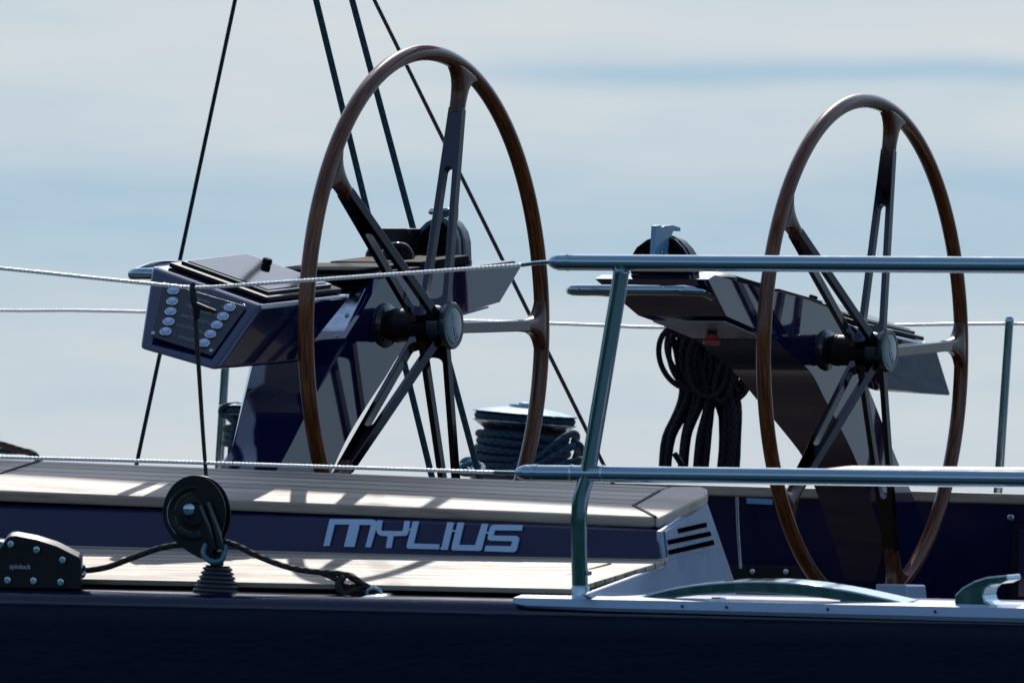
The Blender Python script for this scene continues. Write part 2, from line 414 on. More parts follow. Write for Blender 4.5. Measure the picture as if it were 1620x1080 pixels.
# pale end wall of the coaming, facing aft
PL0 = V(1.090, -1.17, 0); PLn = (V(1.030, -.80, 0)-PL0).cross(Vector((0, 0, 1))).normalized(); PLn = PLn if PLn.x > 0 else -PLn
pl = lambda px, py, x=XE: atp(px, py, PL0+PLn*(x-XE), PLn)
ew = [pl(1046, 840), pl(1116, 784), pl(1136, 842), pl(1163, 920), pl(1165, 953), pl(945, 951), pl(925, 940), pl(1050, 894)]
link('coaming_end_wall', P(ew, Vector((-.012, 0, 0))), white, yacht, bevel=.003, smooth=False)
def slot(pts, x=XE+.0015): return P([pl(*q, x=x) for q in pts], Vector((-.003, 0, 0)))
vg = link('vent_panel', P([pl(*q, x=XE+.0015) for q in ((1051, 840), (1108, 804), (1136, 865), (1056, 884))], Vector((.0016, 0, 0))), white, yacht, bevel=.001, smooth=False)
for q in (((1072, 836), (1117, 826), (1118, 833), (1074, 843)), ((1056, 854), (1123, 840), (1125, 847), (1058, 861)), ((1057, 870), (1128, 853.5), (1130, 861), (1059, 877))):
    link('vent_slot', P([pl(*k, x=XE+.004) for k in q], Vector((.0012, 0, 0))), dark, vg, smooth=False)
# teak side deck, its aft corner cut on a mitre
def decksec(x):
    i, o_ = wb(x), do(x)
    return [i+Vector((0, .03, .001)), o_, o_+Vector((0, 0, -.0105)), i+Vector((0, .03, -.03))]
di, dq = at(1053, 886, y=-1.18), at(905, 931, y=-1.60)
link('side_deck', P([wb(XL)+Vector((0, .06, .008)), do(XL), dq, di, di+Vector((-.02, .06, .008))], Vector((0, 0, -.0115))), teak_deck, yacht, bevel=.003)
def on_deck(px, py):
    a, o_, q = wb(0), do(0), wb(.5); n = (o_-a).cross(q-a).normalized()
    return atp(px, py, a+Vector((0, 0, .002)), n)
seam_line([on_deck(966, 891), on_deck(858, 921), on_deck(884, 930)], .0022)
# hull: gunwale strip, rounding, topside flaring down to the water, far side the same
def hullsec(x):
    o_, g_ = do(min(x, 9)), gu(x)
    zi = o_.z-.014
    top = g_.z
    return [Vector((x, -1.20, zi-.03)), Vector((x, -1.60, zi-.004)), Vector((x, -1.645, top+.006)), Vector((x, -1.672, top+.002)), Vector((x, -1.688, top-.010)),
            Vector((x, -1.694, top-.026)), Vector((x, -1.680, top-.07)), Vector((x, -1.60, .75)), Vector((x, -1.35, .05)), Vector((x, -1.2, -.3)),
            Vector((x, 3.6, -.3)), Vector((x, 3.8, .05)), Vector((x, 4.05, .75)), Vector((x, 4.12, top-.02)), Vector((x, 4.05, top)),
            Vector((x, 3.3, top-.02)), Vector((x, 3.28, H-.66)), Vector((x, -.66, H-.66)), Vector((x, -.70, zi-.05))]
def loft(fn, xs):
    bm = bmesh.new(); rings = [[bm.verts.new(p) for p in fn(x)] for x in xs]; n = len(rings[0])
    for A, B in zip(rings, rings[1:]):
        for k in range(n): bm.faces.new((A[k], A[(k+1) % n], B[(k+1) % n], B[k]))
    bm.faces.new(rings[0]); bm.faces.new(rings[-1][::-1])
    return bm
link('hull', loft(hullsec, [XL, -2, 0, 1, 2, XR]), navy_hull, yacht, angle=40)
# aft side deck (pale) beyond the coaming, lying on the hull's sheer strip
def aftsec(x):
    g_ = gu(x)
    return [Vector((x, -1.655, g_.z+.012)), Vector((x, -1.10, g_.z+.020)), Vector((x, -.72, g_.z+.012)), Vector((x, -.68, g_.z-.2)), Vector((x, -1.655, g_.z-.03))]
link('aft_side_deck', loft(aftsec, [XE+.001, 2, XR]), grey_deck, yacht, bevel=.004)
# stainless rubbing strip on the edge; blue-grey paint stands in for its sky reflection
x0 = at(812, 962, y=-1.70).x
def rubsec(x):
    g_ = gu(x); w = min(1, (x-x0+.02)/.06)
    t = 1+.5*min(1, (x-x0)/1.2)
    return [Vector((x, -1.66, g_.z+.014)), Vector((x, -1.700, g_.z+.008)), Vector((x, -1.706, g_.z-.008*t*w)), Vector((x, -1.700, g_.z-.014*t*w)), Vector((x, -1.66, g_.z-.014))]
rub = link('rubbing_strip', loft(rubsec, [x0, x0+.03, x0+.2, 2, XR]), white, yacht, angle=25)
for px in (1080, 1150, 1310, 1480):
    p = at(px, 966, y=-1.704); p.z = gu(p.x).z-.002
    screw('screw', p+Vector((0, -.002, 0)), (0, -1, 0), .0028, blackp, rub, .002)
# cockpit sole and far coaming
bm = bmesh.new(); box(bm, (XL+.1, -.64, H-.655), (XR-.02, 3.26, H-.645)); link('cockpit_sole', bm, teak_dark, yacht, smooth=False)
fi = line_at((1120, 767), (1620, 781), 3.24)
def farsec(x):
    t = fi(x)
    return [t+Vector((0, 0, -.028)), Vector((x, 3.30, H-.655)), Vector((x, 4.0, H-.60)), t+Vector((0, .42, -.09))]
link('far_coaming_wall', loft(farsec, [XL, 0, XR]), navy_soft, yacht, smooth=False)
def fcap(x):
    t = fi(x)
    return [t+Vector((0, -.012, 0)), t+Vector((0, .2, .0)), t+Vector((0, .44, -.07)), t+Vector((0, .44, -.085)), t+Vector((0, -.012, -.026))]
link('far_coaming_top', loft(fcap, [XL, 0, XR]), teak_plain, yacht, bevel=.006, seg=3)
# fittings on the far cockpit wall
fw = lambda px, py, y=3.225: at(px, py, y=y)
link('blue_label', P([fw(1181, 787), fw(1222, 789), fw(1222, 798), fw(1181, 796)], Vector((0, .004, 0))), labelm, yacht, smooth=False)
pn = link('switch_strip', P([fw(1150, 892), fw(1275, 895), fw(1275, 917), fw(1150, 914)], Vector((0, .012, 0))), blackp, yacht, bevel=.003)
for px in (1191, 1244): screw('screw', fw(px, 904, 3.222), (0, -1, 0), .0075, steel_b, pn, .003)
link('glint_rod', T([fw(1166, 785, 3.2), fw(1168, 840, 3.2), fw(1172, 899, 3.2)], .0048, seg=14), chrome('bright_rod', (.85, .83, .8), .05), yacht)  # polished rod added to give the wall its bright vertical reflection line
dr = link('locker_door', P([fw(1602, 828), fw(1730, 833), fw(1730, 955), fw(1598, 950)], Vector((0, .02, 0))), blackp, yacht, bevel=.004)
link('door_frame', P([fw(1612, 838, 3.222), fw(1720, 842, 3.222), fw(1720, 948, 3.222), fw(1610, 944, 3.222)], Vector((0, .004, 0))), navy, dr, bevel=.002)
screw('screw', fw(1599.5, 818.5, 3.228), (0, -1, 0), .009, steel_b, yacht, .004)
link('sole_box', P([at(1384, 923, y=2.2), at(1434, 924, y=2.2), at(1438, 962, y=2.2), at(1384, 962, y=2.2)], Vector((0, .12, 0))), white, yacht, bevel=.006)

# lettering on the navy wall: each letter one traced plate
LN = (cbm(0)-wb(0)); wn = Vector((1, 0, 0)).cross(LN).normalized(); wn = -wn if wn.y > 0 else wn
lp0 = wb(0)+Vector((0, .012, 0)) if 0 else None
q0, q1 = wallsec(0)[0], wallsec(0)[1]; q2 = wallsec(.5)[0]
wn = (q1-q0).cross(q2-q0).normalized(); wn = -wn if wn.y > 0 else wn
def lt(cx, cy): return atp(400+cx/3.375, 700+cy/3.375, q0+wn*.003, wn)
LET = {
 'letter_m': [(380,552),(414,408),(640,410),(658,416),(667,428),(664,452),(632,559),(604,558),(634,440),(573,439),(545,557),(490,556),(519,438),(440,437),(412,552)],
 'letter_y': [(668,415),(696,416),(687,466),(694,471),(796,473),(805,468),(813,418),(842,419),(834,482),(822,497),(755,500),(742,563),(713,562),(724,500),(682,496),(667,482),(664,470)],
 'letter_l': [(858,420),(890,421),(862,538),(1000,543),(996,570),(832,566),(824,558),(826,545)],
 'letter_i': [(1042,425),(1077,426),(1043,573),(1008,572)],
 'letter_u': [(1097,426),(1131,427),(1104,546),(1190,547),(1226,433),(1259,434),(1225,572),(1214,578),(1072,575),(1064,566),(1066,552)],
 'letter_s': [(1290,438),(1444,440),(1438,470),(1296,468),(1288,496),(1412,498),(1426,510),(1411,574),(1398,585),(1240,580),(1246,550),(1380,553),(1390,527),(1268,523),(1257,512),(1262,476),(1272,447)],
}
lg = empty('name_lettering', lt(900, 580)); lg.parent = yacht
for k, pts in LET.items(): link(k, P([lt(*p) for p in pts], wn*.0035), letterm, lg, smooth=False)
for q in ((656,456,667,466),(834,458,850,468),(1062,467,1084,476),(1246,475,1260,485),(1003,560,1010,568)):
    link('letter_bridge', P([lt(q[0], q[1]), lt(q[2], q[1]), lt(q[2], q[3]), lt(q[0], q[3])], wn*.0033), letterm, lg, smooth=False)

# boom over the cockpit (above the frame, its shadow falls along the coaming)
bo = empty('boom', (0, 1.217, H+1.18)); tag(bo, 'navy boom with furled sail running over the middle of the cockpit', 'boom')
pr_ = []
def ring(cy, cz, ry, rz, n=20): return [(cy+ry*math.cos(2*math.pi*k/n), cz+rz*math.sin(2*math.pi*k/n)) for k in range(n)]
bm = loft(lambda x: [Vector((x, y, z)) for y, z in ring(1.217, H+1.27+.012*x, .075, .12)], [XL, -2, 2.2, 2.4]); link('boom_tube', bm, navy, bo)
bm = loft(lambda x: [Vector((x, y, z)) for y, z in ring(1.217, H+1.44+.012*x, .07, .07+.006*math.sin(x*5))], [XL+i*.3 for i in range(24)]); link('furled_sail', bm, paint('sail_cloth', (.7, .7, .68), .7, coat=0), bo)

# ------------------------------------------------------------------ steering wheels
DY = 2.435
def make_wheel(hs):
    c = Vector((0, 0, H)); root = empty('steering_wheel', c-hs.location); root.parent = hs
    bm = bmesh.new(); n = 160
    tube(bm, [c+Vector((0, .6*math.sin(2*math.pi*i/n), .6*math.cos(2*math.pi*i/n))) for i in range(n)], .0175, seg=20, closed=True)
    link('rim', bm, wood, root)
    for k in range(5):
        ph = R(16+72*k); rd = Vector((0, math.sin(ph), math.cos(ph))); tg = Vector((0, math.cos(ph), -math.sin(ph)))
        # wooden fairing from rim to spoke
        bm = bmesh.new(); rings = []
        for r_, hw, hx in ((.600, .115, .010), (.593, .082, .0155), (.586, .060, .0168), (.577, .043, .0168), (.566, .031, .0168), (.553, .0225, .0168), (.538, .0175, .0168), (.522, .015, .0166), (.506, .0140, .0166), (.492, .0135, .0160)):
            ring_ = []
            for j in range(24):
                a = 2*math.pi*j/24; ca_, sa_ = math.cos(a), math.sin(a)
                e = .62; u_ = math.copysign(abs(ca_)**e, ca_); v_ = math.copysign(abs(sa_)**e, sa_)
                drop = 0
                q = c+tg*(hw*u_)+Vector((hx*v_, 0, 0))
                rr = r_
                if r_ > .55:  # follow the rim's curve
                    rr = math.sqrt(max(r_*r_-(hw*u_)**2*.9, 0))
                ring_.append(bm.verts.new(q+rd*rr))
            rings.append(ring_)
        for A, B in zip(rings, rings[1:]):
            for j in range(24): bm.faces.new((A[j], A[(j+1) % 24], B[(j+1) % 24], B[j]))
        bm.faces.new(rings[0]); bm.faces.new(rings[-1][::-1])
        link('rim_joint', bm, wood2, root, angle=60)
        # slotted black blade
        st = [(.505, -.0165, .0165)]
        S0, S1 = .064, .368
        for r_ in (.43, S1, S1-.002, S1-.006, S1-.012, .30, .24, .18, .12, S0+.012, S0+.006, S0+.002, S0, .034):
            t = (.505-r_)/.47
            st.append((r_, -.0165-.004*t, .0165+.031*t))
        bm = bmesh.new(); rows = []
        for r_, xa, xb in st:
            if S0 < r_ < S1:
                lw = .0125; hi_, lo_ = xb-lw, xa+lw; mid = (hi_+lo_)/2; half = (hi_-lo_)/2
                e = min(r_-S0, S1-r_); k_ = math.sqrt(max(0, 1-(1-min(1, e/.012))**2)); s0, s1 = mid-half*k_, mid+half*k_
            else: s0 = s1 = (xa+xb)/2
            rows.append([bm.verts.new(c+rd*r_+tg*-.0120+Vector((x_, 0, 0))) for x_ in (xa, s0, s1, xb)])
        for i, (A, B) in enumerate(zip(rows, rows[1:])):
            bm.faces.new((A[0], A[1], B[1], B[0])); bm.faces.new((A[2], A[3], B[3], B[2]))
        bmesh.ops.remove_doubles(bm, verts=bm.verts, dist=.0001)
        ex = bmesh.ops.extrude_face_region(bm, geom=list(bm.faces))
        bmesh.ops.translate(bm, verts=[g_ for g_ in ex['geom'] if isinstance(g_, bmesh.types.BMVert)], vec=tg*.024)
        link('spoke', bm, spoke_m, root, bevel=.0022, seg=3, angle=40)
    h = c+Vector((0, 0, .006))
    bm = LT([(-.138, .030), (-.128, .042), (-.112, .049), (-.098, .050), (-.090, .046), (-.086, .036), (-.084, .030)], h, (1, 0, 0)); link('hub_flange', bm, carbon, root)
    bm = LT([(-.086, .033), (-.078, .037), (-.066, .038), (-.064, .0365), (.004, .0365), (.010, .0385), (.018, .039)], h, (1, 0, 0)); link('hub_barrel', bm, blackp, root)
    link('hub_plate', LT([(.017, .040), (.020, .0455), (.044, .0455), (.047, .043)], h, (1, 0, 0)), paint('dark_anodised', (.018, .03, .034), .35, coat=.2), root)
    for a in (30, 102, 174, 246, 318):
        p = h+Vector((.0468, .037*math.sin(R(a)), .037*math.cos(R(a)))); screw('screw', p, (1, 0, 0), .0055, steel_b, root, .0015)
    for a in (-25, 205):
        p = h+Vector((.032, -.0445*math.cos(R(a)), .0445*math.sin(R(a)) if 0 else -.0445*math.sin(R(a))))
    for sg in (1, -1):
        d = Vector((0, -.62, sg*.785)).normalized(); screw('screw', h+d*.045+Vector((.031, 0, 0)), d, .0052, steel_b, root, .002)
    link('hub_cap', LT([(.047, .030), (.052, .0495), (.056, .0515), (.064, .0515), (.067, .0490), (.067, .0415), (.0655, .040), (.0655, .0001)], h, (1, 0, 0), caps=False), paint('dark_teal_anodised', (.014, .026, .030), .3, coat=.3), root)
    link('cap_disc', LT([(.0650, .0385), (.0664, .0385), (.0668, .036), (.0668, .0001)], h, (1, 0, 0), caps=False), material('cap_mirror', (.16, .20, .23), .1, metal=.9, coat=.5), root)
    an = R(-62); rt = Vector((0, math.cos(an), math.sin(an))); upv = Vector((0, -math.sin(an), math.cos(an)))
    text('cap_lettering', 'MYLIUS', .0215, h+Vector((.0668, 0, 0)), rt, upv, marking, root, spacing=1.0)
    return root
def dup(o, parent=None):
    k = o.copy(); C.objects.link(k); k.parent = parent
    for ch in list(o.children): dup(ch, k)
    return k

# ------------------------------------------------------------------ steering consoles
PROF_IN = [(-.70, .155), (-.59, .072), (-.43, .048), (-.333, .034), (-.218, -.006), (-.092, -.047), (-.002, -.110), (.093, -.176), (.193, -.254), (.30, -.365), (.42, -.50), (.52, -.648)]
PROF_OUT = [(.80, -.648), (.70, -.50), (.557, -.345), (.47, -.272), (.37, -.18), (.24, -.06), (.10, .045), (.03, .106), (-.144, .126), (-.48, .150), (-.66, .166)]
def depth(z):
    if z > .12: return .29
    if z > .06: return .21+(z-.06)/.06*.08
    if z > -.05: return .20+(z+.05)/.11*.01
    return max(.135, .20+(z+.05)*.33)
def make_console(sgn, y0):
    K = lambda s, x, z: Vector((x, y0+sgn*s, H+z))
    root = empty('helm_station', K(.6, -.18, -.645))
    prof = PROF_IN+PROF_OUT
    def smooth_prof(p):
        return [Vector(q).to_3d() for q in p]
    inn = catmull([Vector((a, b_, 0)) for a, b_ in PROF_IN[2:]], 4)
    out = catmull([Vector((a, b_, 0)) for a, b_ in PROF_OUT[:7]], 4)
    pr = [Vector((*PROF_IN[0], 0)), Vector((*PROF_IN[1], 0))]+inn+out+[Vector((*q, 0)) for q in PROF_OUT[7:]]
    # strips: build as quads between aft and forward outline, plus n-gon faces split by a ladder
    bm = bmesh.new()
    A = [bm.verts.new(K(p.x, -.10, p.y)) for p in pr]; B = [bm.verts.new(K(p.x, -.10-depth(p.y), p.y)) for p in pr]
    n = len(pr)
    for i in range(n): bm.faces.new((A[i], A[(i+1) % n], B[(i+1) % n], B[i]))
    f1 = bm.faces.new(A); f2 = bm.faces.new(B[::-1])
    bmesh.ops.triangulate(bm, faces=[f2])
    link('column', bm, navy, root, bevel=.009, seg=4, angle=30)
    # control box on the outboard end
    def P3(px, py, s):      # corners read on the near console and mirrored for the far one
        q = at(px, py, y=-s); return K(s, q.x, q.z-H)
    a_, b_, g_, e_ = P3(415, 483, .643), P3(239, 420, .643), P3(385, 403, .154), P3(560, 466, .16)
    d_, c_, f_ = P3(341, 586, .81), P3(219, 551, .81), P3(470, 575, .38)
    if sgn > 0:
        for v_ in (d_, c_): v_.z += .02
    k_ = Vector((c_.x, f_.y, c_.z+(f_.z-d_.z)))
    bm = bmesh.new(); hexa(bm, [d_, c_, k_, f_, a_, b_, g_, e_])
    cbx = link('control_box', bm, navy, root, bevel=.010, seg=3, angle=30)
    # display on top
    tn = (b_-a_).cross(e_-a_).normalized(); tn = tn if tn.z > 0 else -tn
    def quad(u0, u1, v0, v1, h, th):
        pts = []
        for u, v in ((u0, v0), (u1, v0), (u1, v1), (u0, v1)):
            pts.append((a_*(1-u)+b_*u)*(1-v)+(e_*(1-u)+g_*u)*v+tn*h)
        return P(pts, tn*th)
    dsp = link('display_housing', quad(.05, .93, .10, .92, .001, .010), blackp, root, bevel=.003, seg=2)
    link('display_rim', quad(.10, .88, .16, .86, .011, .007), carbon, dsp, bevel=.002)
    link('display_glass', quad(.13, .85, .19, .83, .0185, .0012), blackg, dsp, smooth=False)
    p = (a_*(.3)+b_*.7)*.12+(e_*.3+g_*.7)*.88+tn*.02 if 0 else atp(421, 420, a_+tn*.018, tn) if sgn < 0 else (a_*.5+b_*.5)*.1+(e_*.5+g_*.5)*.9+tn*.02
    link('display_knob', LT([(0, .008), (.003, .008), (.003, .0105), (.014, .011), (.016, .009)], p, tn, seg=20), blackp, dsp)
    # button panel on the outboard face
    fn = (b_-a_).cross(d_-a_).normalized(); fn = fn if fn.y*sgn > 0 else -fn
    if sgn < 0:
        pp = lambda cx, cy, h=0: atp(200+cx/3.858, 320+cy/3.858, a_+fn*(.0035+h), fn)
    else:
        fnN = Vector((fn.x, -fn.y, fn.z)); aN = Vector((a_.x, -(a_.y-DY), a_.z))
        def pp(cx, cy, h=0):
            q = atp(200+cx/3.858, 320+cy/3.858, aN+fnN*(.0035+h), fnN); return Vector((q.x, DY-q.y, q.z))
    pnl = link('button_panel', P([pp(222, 490), pp(735, 640), pp(520, 940), pp(148, 822)], fn*.003), paint('black_panel', (.010, .010, .014), .35, coat=.1), root, bevel=.0012)
    for q in ((287, 543), (280, 608), (270, 670), (258, 732), (240, 792), (630, 645), (590, 700), (552, 752), (513, 808), (474, 862)):
        o_ = pp(*q, .003)
        bm = LT([(0, .0128), (.003, .0128), (.004, .0118), (.004, .0098), (.002, .0095), (.002, .0001)], o_, fn, seg=24, caps=False); nf = len(bm.faces)
        lathe(bm, [(.0022, .0090), (.0042, .0088), (.0048, .007), (.0050, .0001)], o_, fn, seg=24, caps=False); bm.faces.ensure_lookup_table()
        for f_i in range(nf, len(bm.faces)): bm.faces[f_i].material_index = 1
        link('button', bm, [steel_b, buttonm], pnl)
    for q in ((163, 800), (715, 630), (517, 905)): screw('screw', pp(*q, .003), fn, .0042, steel_b, pnl, .0015)
    if sgn < 0:
        rt = (pp(735, 640)-pp(222, 490)).normalized(); upv = fn.cross(rt) if fn.cross(rt).z > 0 else -fn.cross(rt)
        for s_, q in (('MAIN', (470, 602)), ('TRAV', (400, 640)), ('CUNN', (470, 668)), ('BACKSTAY', (415, 712)), ('OUTHAUL', (388, 770)), ('VANG', (362, 832))):
            text('lettering', s_, .0130, pp(*q, .003), rt, upv, marking_dim, pnl, .0004, weight=.0003)
        for q in ((340, 563), (328, 627), (318, 690), (306, 750), (290, 810), (583, 637), (543, 690), (505, 742), (466, 798)):
            text('lettering', '-' if q[0] < 400 else '+', .0130, pp(*q, .003), rt, upv, marking_dim, pnl, .0004, weight=.0003)
    # steel plate with screws on the outboard face of the column
    o0, o1, o2 = K(.06, -.1, .08), K(.495, -.1, -.304), K(.495, -.234, -.304)
    cn = (o1-o0).cross(o2-o0).normalized(); cn = cn if cn.y*sgn > 0 else -cn
    if sgn < 0: cp = lambda px, py, h=0: atp(px, py, o0+cn*(.006+h), cn)
    else:
        cnN = Vector((cn.x, -cn.y, cn.z)); oN = Vector((o0.x, -(o0.y-DY), o0.z))
        def cp(px, py, h=0):
            q = atp(px, py, oN+cnN*(.006+h), cnN); return Vector((q.x, DY-q.y, q.z))
    plt = link('access_plate', P([cp(579, 457), cp(536, 455), cp(428, 640), cp(478, 638), cp(500, 628), cp(538, 542)], cn*.003), steel_b, root, bevel=.0015)
    for q in ((566, 464), (549, 499), (532.5, 533), (452, 596), (438, 632)): screw('screw', cp(*q, .003), cn, .0058, steel, plt, .002)
    link('plate_opening', P([cp(520, 470, .004), cp(500, 470, .004), cp(458, 590, .004), cp(462, 628, .004), cp(476, 628, .004)], cn*.001), blackg, plt, smooth=False)
    # polished grab bar round the inboard end, and one ahead of the outboard box
    zb = .128; xi0, xi1 = -.115, -.45
    bar = [K(-.52, xi0-.01, .095), K(-.66, xi0-.005, zb-.004), K(-.715, xi0-.03, zb), K(-.735, xi0-.07, zb), K(-.735, xi1+.05, zb), K(-.72, xi1+.012, zb), K(-.67, xi1, zb), K(-.50, xi1+.03, zb), K(-.3, -.32, .10)]
    link('grab_bar', T(catmull(bar, 6), .0125, seg=16), steel, root)
    q = at(214, 432, y=-.643); zz = q.z-H
    bar = [K(.58, -.35, zz), K(.60, -.40, zz), K(.57, -.425, zz), K(.45, -.425, zz+.02), K(.35, -.40, zz+.02), K(.30, -.30, zz)]
    link('grab_bar', T(catmull(bar, 6), .0125, seg=16), steel, root)
    # pale maintenance plate under the inboard arm with the red stop button
    bm = bmesh.new()
    up = [K(-.565, -.115, .058), K(-.565, -.30, .058), K(-.345, -.295, .025), K(-.345, -.115, .025)]
    link('underside_plate', P(up, Vector((0, 0, .004))), white, root, bevel=.001)
    return root, K, tn, (a_, b_, g_, e_)
def slanted_top(s):   # height of the arm's top surface
    return .106+(.166-.106)*(.03-s)/.69
c1, K1, tn1, _ = make_console(-1, 0.0)
tag(c1, 'nearer helm, large wooden wheel before a navy console with ten round buttons', 'helm station', 'twin helm stations')
wh1 = make_wheel(c1)
c2, K2, tn2, _ = make_console(1, DY)
tag(c2, 'farther helm behind the stainless rails, its navy console arm carrying a red stop button', 'helm station', 'twin helm stations')
wh2 = dup(wh1, c2); wh2.location = Vector((0, DY, H))-c2.location; wh2.rotation_euler = (R(1.2), 0, 0)
# near console: hatch, throttle dome, instrument pod
def top_at(px, py, x): return at(px, py, x=x)
bm = bmesh.new()
def slab(Kf, s0, s1, x0_, x1_, h0, h1, grow=0):
    bm = bmesh.new()
    lo_ = [Kf(s, x, slanted_top(s)+h0) for s, x in ((s0, x0_), (s1, x0_), (s1, x1_), (s0, x1_))]
    hi_ = [Kf(s, x, slanted_top(s)+h1) for s, x in ((s0+grow, x0_-grow), (s1-grow, x0_-grow), (s1-grow, x1_+grow), (s0+grow, x1_+grow))]
    hexa(bm, lo_+hi_); return bm
for Kf, root in ((K1, c1), (K2, c2)):
    link('hatch_frame', slab(Kf, -.22, .10, -.12, -.38, .0005, .012), matte, root, bevel=.003)
    link('hatch_lid', slab(Kf, -.19, .07, -.14, -.36, .013, .022), matte, root, bevel=.003)
    bm = slab(Kf, -.50, -.24, -.13, -.36, .0005, .022, .004); link('instrument_base', bm, matte, root, bevel=.004)
# throttle dome on the near console
p = at(629, 410, x=-.24)
bm = LT([(0, .040), (.004, .0385), (.012, .0375), (.022, .0335), (.031, .026), (.037, .015), (.039, .0002)], p, (0, 0, 1), caps=False)
dm = link('compass_dome', bm, blackg, c1)
p2 = at(600, 408, x=-.34); link('compass_dome', LT([(0, .032), (.010, .031), (.022, .025), (.032, .012), (.036, .0002)], p2, (0, 0, 1), caps=False), blackg, c1)
X0 = -.28
link('instrument_block', P([at(625, 395, x=X0), at(628, 361, x=X0), at(645, 361, x=X0), at(649, 371, x=X0), at(652, 361.5, x=X0), at(672, 361.5, x=X0), at(672, 405, x=X0), at(625, 405, x=X0)], Vector((-.05, 0, 0))), blackp, c1, bevel=.003)
def pod(root, outl, inner, yy, dep, mats):
    f = lambda px, py, y: at(px, py, y=y)
    A = [f(a, c, yy) for a, c in outl]
    pd = link('instrument_pod', P(A, [p+Vector((0, dep, 0)) for p in A]), mats[0], root, bevel=.006, seg=3)
    cx, cy = sum(a for a, c in outl)/len(outl), sum(c for a, c in outl)/len(outl)
    B = [f(cx+(a-cx)*1.05, cy+(c-cy)*1.04, yy) for a, c in outl]
    link('pod_hood', P([p+Vector((0, dep*.28, 0)) for p in B], Vector((0, dep*.22, 0))), mats[1], pd, bevel=.003)
    if inner: link('pod_face', P([f(a, c, yy-.003) for a, c in inner], Vector((0, .0025, 0))), blackg, pd, bevel=.001)
    return pd
pd1 = pod(c1, [(651, 416), (652, 380), (659, 365), (673, 351), (688, 343), (701, 343), (711, 351), (720, 365), (724, 381), (725, 416)],
          [(660, 412), (661, 382), (667, 368), (678, 357), (690, 351), (700, 352), (707, 359), (713, 370), (716, 384), (716, 412)], .55, .075, (greyp, blackp))
# teal fitting on the pod
X1 = -.235
link('pod_bracket', P([at(711, 352, x=X1), at(711, 331, x=X1), at(713, 329, x=X1), at(726, 329, x=X1), at(725, 364, x=X1), at(721, 360, x=X1), at(719, 338, x=X1), at(717, 336, x=X1), at(717, 350, x=X1)], Vector((-.03, 0, 0))), tealp, pd1, bevel=.0015)
link('pod_bracket', P([at(689, 336, x=X1), at(694, 329, x=X1), at(709, 329, x=X1), at(709, 334, x=X1), at(695, 334, x=X1), at(693, 340, x=X1)], Vector((-.02, 0, 0))), tealp, pd1, bevel=.0015)
for px in (757, 776):
    p = at(px, 414.5, x=-.2); link('deck_button', LT([(0, .012), (.003, .012), (.004, .009)], p-Vector((0, 0, .002)), (0, 0, 1), seg=20), steel_b, c1)
# far console: pod under a blue bracket
XX = -.26
f = lambda px, py, x=XX: at(px, py, x=x)
pd2 = pod(c2, [(996, 434), (998, 404), (1006, 391), (1022, 379), (1042, 372), (1054, 372), (1068, 380), (1079, 392), (1087, 405), (1089, 434)], None, 1.80, .07, (blackg, blackp))
for q in ((1050, 389), (1061, 389), (1050, 395)): screw('screw', f(*q)+Vector((.001, 0, 0)), (1, 0, 0), .003, steel_b, pd2, .002)
bk = [(1026, 404), (1028.5, 357), (1037, 356), (1038, 359), (1042, 359), (1043, 357), (1056, 356), (1068, 360), (1068, 366), (1058, 364), (1056, 368), (1054, 372), (1050, 380), (1048, 404)]
br = link('pod_bracket', P([f(a+9, c, XX+.03) for a, c in bk], Vector((-.012, 0, 0))), bluep, pd2, bevel=.0015)
link('bracket_pin', LT([(0, .007), (.004, .007), (.005, .005)], f(1046, 402, XX+.031), (1, 0, 0), seg=16), steel, pd2)
for Kf, root, s in ((K2, c2, -.42), ):
    pb = Kf(s, -.14, slanted_top(s)+.002)
    link('compass_base', LT([(0, .060), (.008, .060), (.014, .05), (.02, .02)], at(1125, 437, x=-.16)-Vector((0, 0, .01)), (0, 0, 1)), blackp, root)
# throttle lever knob: red stop button below the inboard arm (far console)
p = at(1126, 545, x=-.2); p_t = at(1127, 513, x=-.2)
ax = (p_t-p).normalized()
link('stop_button_stem', LT([(.012, .0105), (.018, .0125), (.026, .0115), (.032, .0125), (.050, .0125)], p, ax, seg=20), rubber, c2)
link('stop_button', LT([(0, .001), (0, .019), (.003, .0215), (.008, .021), (.011, .017), (.014, .0155), (.023, .0155), (.024, .010)], p, ax, seg=28), red, c2)

# ------------------------------------------------------------------ near rail, lifelines, deck gear
YR = -1.62
nr = lambda px, py, y=YR: at(px, py, y=y)
pu = empty('stern_rail', nr(918, 946)); tag(pu, 'polished stainless stern rail with two horizontal tubes and a leaning post', 'rail')
def ext(p0, p1, x):
    a, c = nr(*p0), nr(*p1); return a+(c-a)*((x-a.x)/(c.x-a.x))
t0, t1, b0, b1 = (884, 415), (1620, 419.5), (832, 748), (1620, 758)
def railpts(a, c):
    p0, p1 = nr(*a), nr(*c); q = ext(a, c, 2.7)
    return [p0, p0*.5+p1*.5, p1, q, q+Vector((.2, .05, 0)), q+Vector((.33, .25, 0)), q+Vector((.35, .9, 0)), q+Vector((.35, 1.3, 0))]
rt_ = railpts(t0, t1); rb_ = railpts(b0, b1)
link('top_tube', T(catmull(rt_, 8), .0163, seg=24), steel, pu)
link('lower_tube', T(catmull(rb_, 8), .0168, seg=24), steel, pu)
def ferrule(px, py, r, a=nr(*t0), nm='tube_end', L=.052):
    d = (nr(1620, py+6)-nr(px, py)).normalized()
    return link(nm, LT([(0, .0035), (.002, .006), (.006, .0095), (.013, .0135), (.022, .0158), (L-.001, r+.0004), (L, r+.0004)], nr(px, py), d, seg=24), steel, pu)
ferrule(867, 414.5, .0163); ferrule(814, 747.5, .0168)
for px, py in ((884, 415), (1605, 419.4)):
    d = (nr(1620, 419)-nr(884, 415)).normalized()
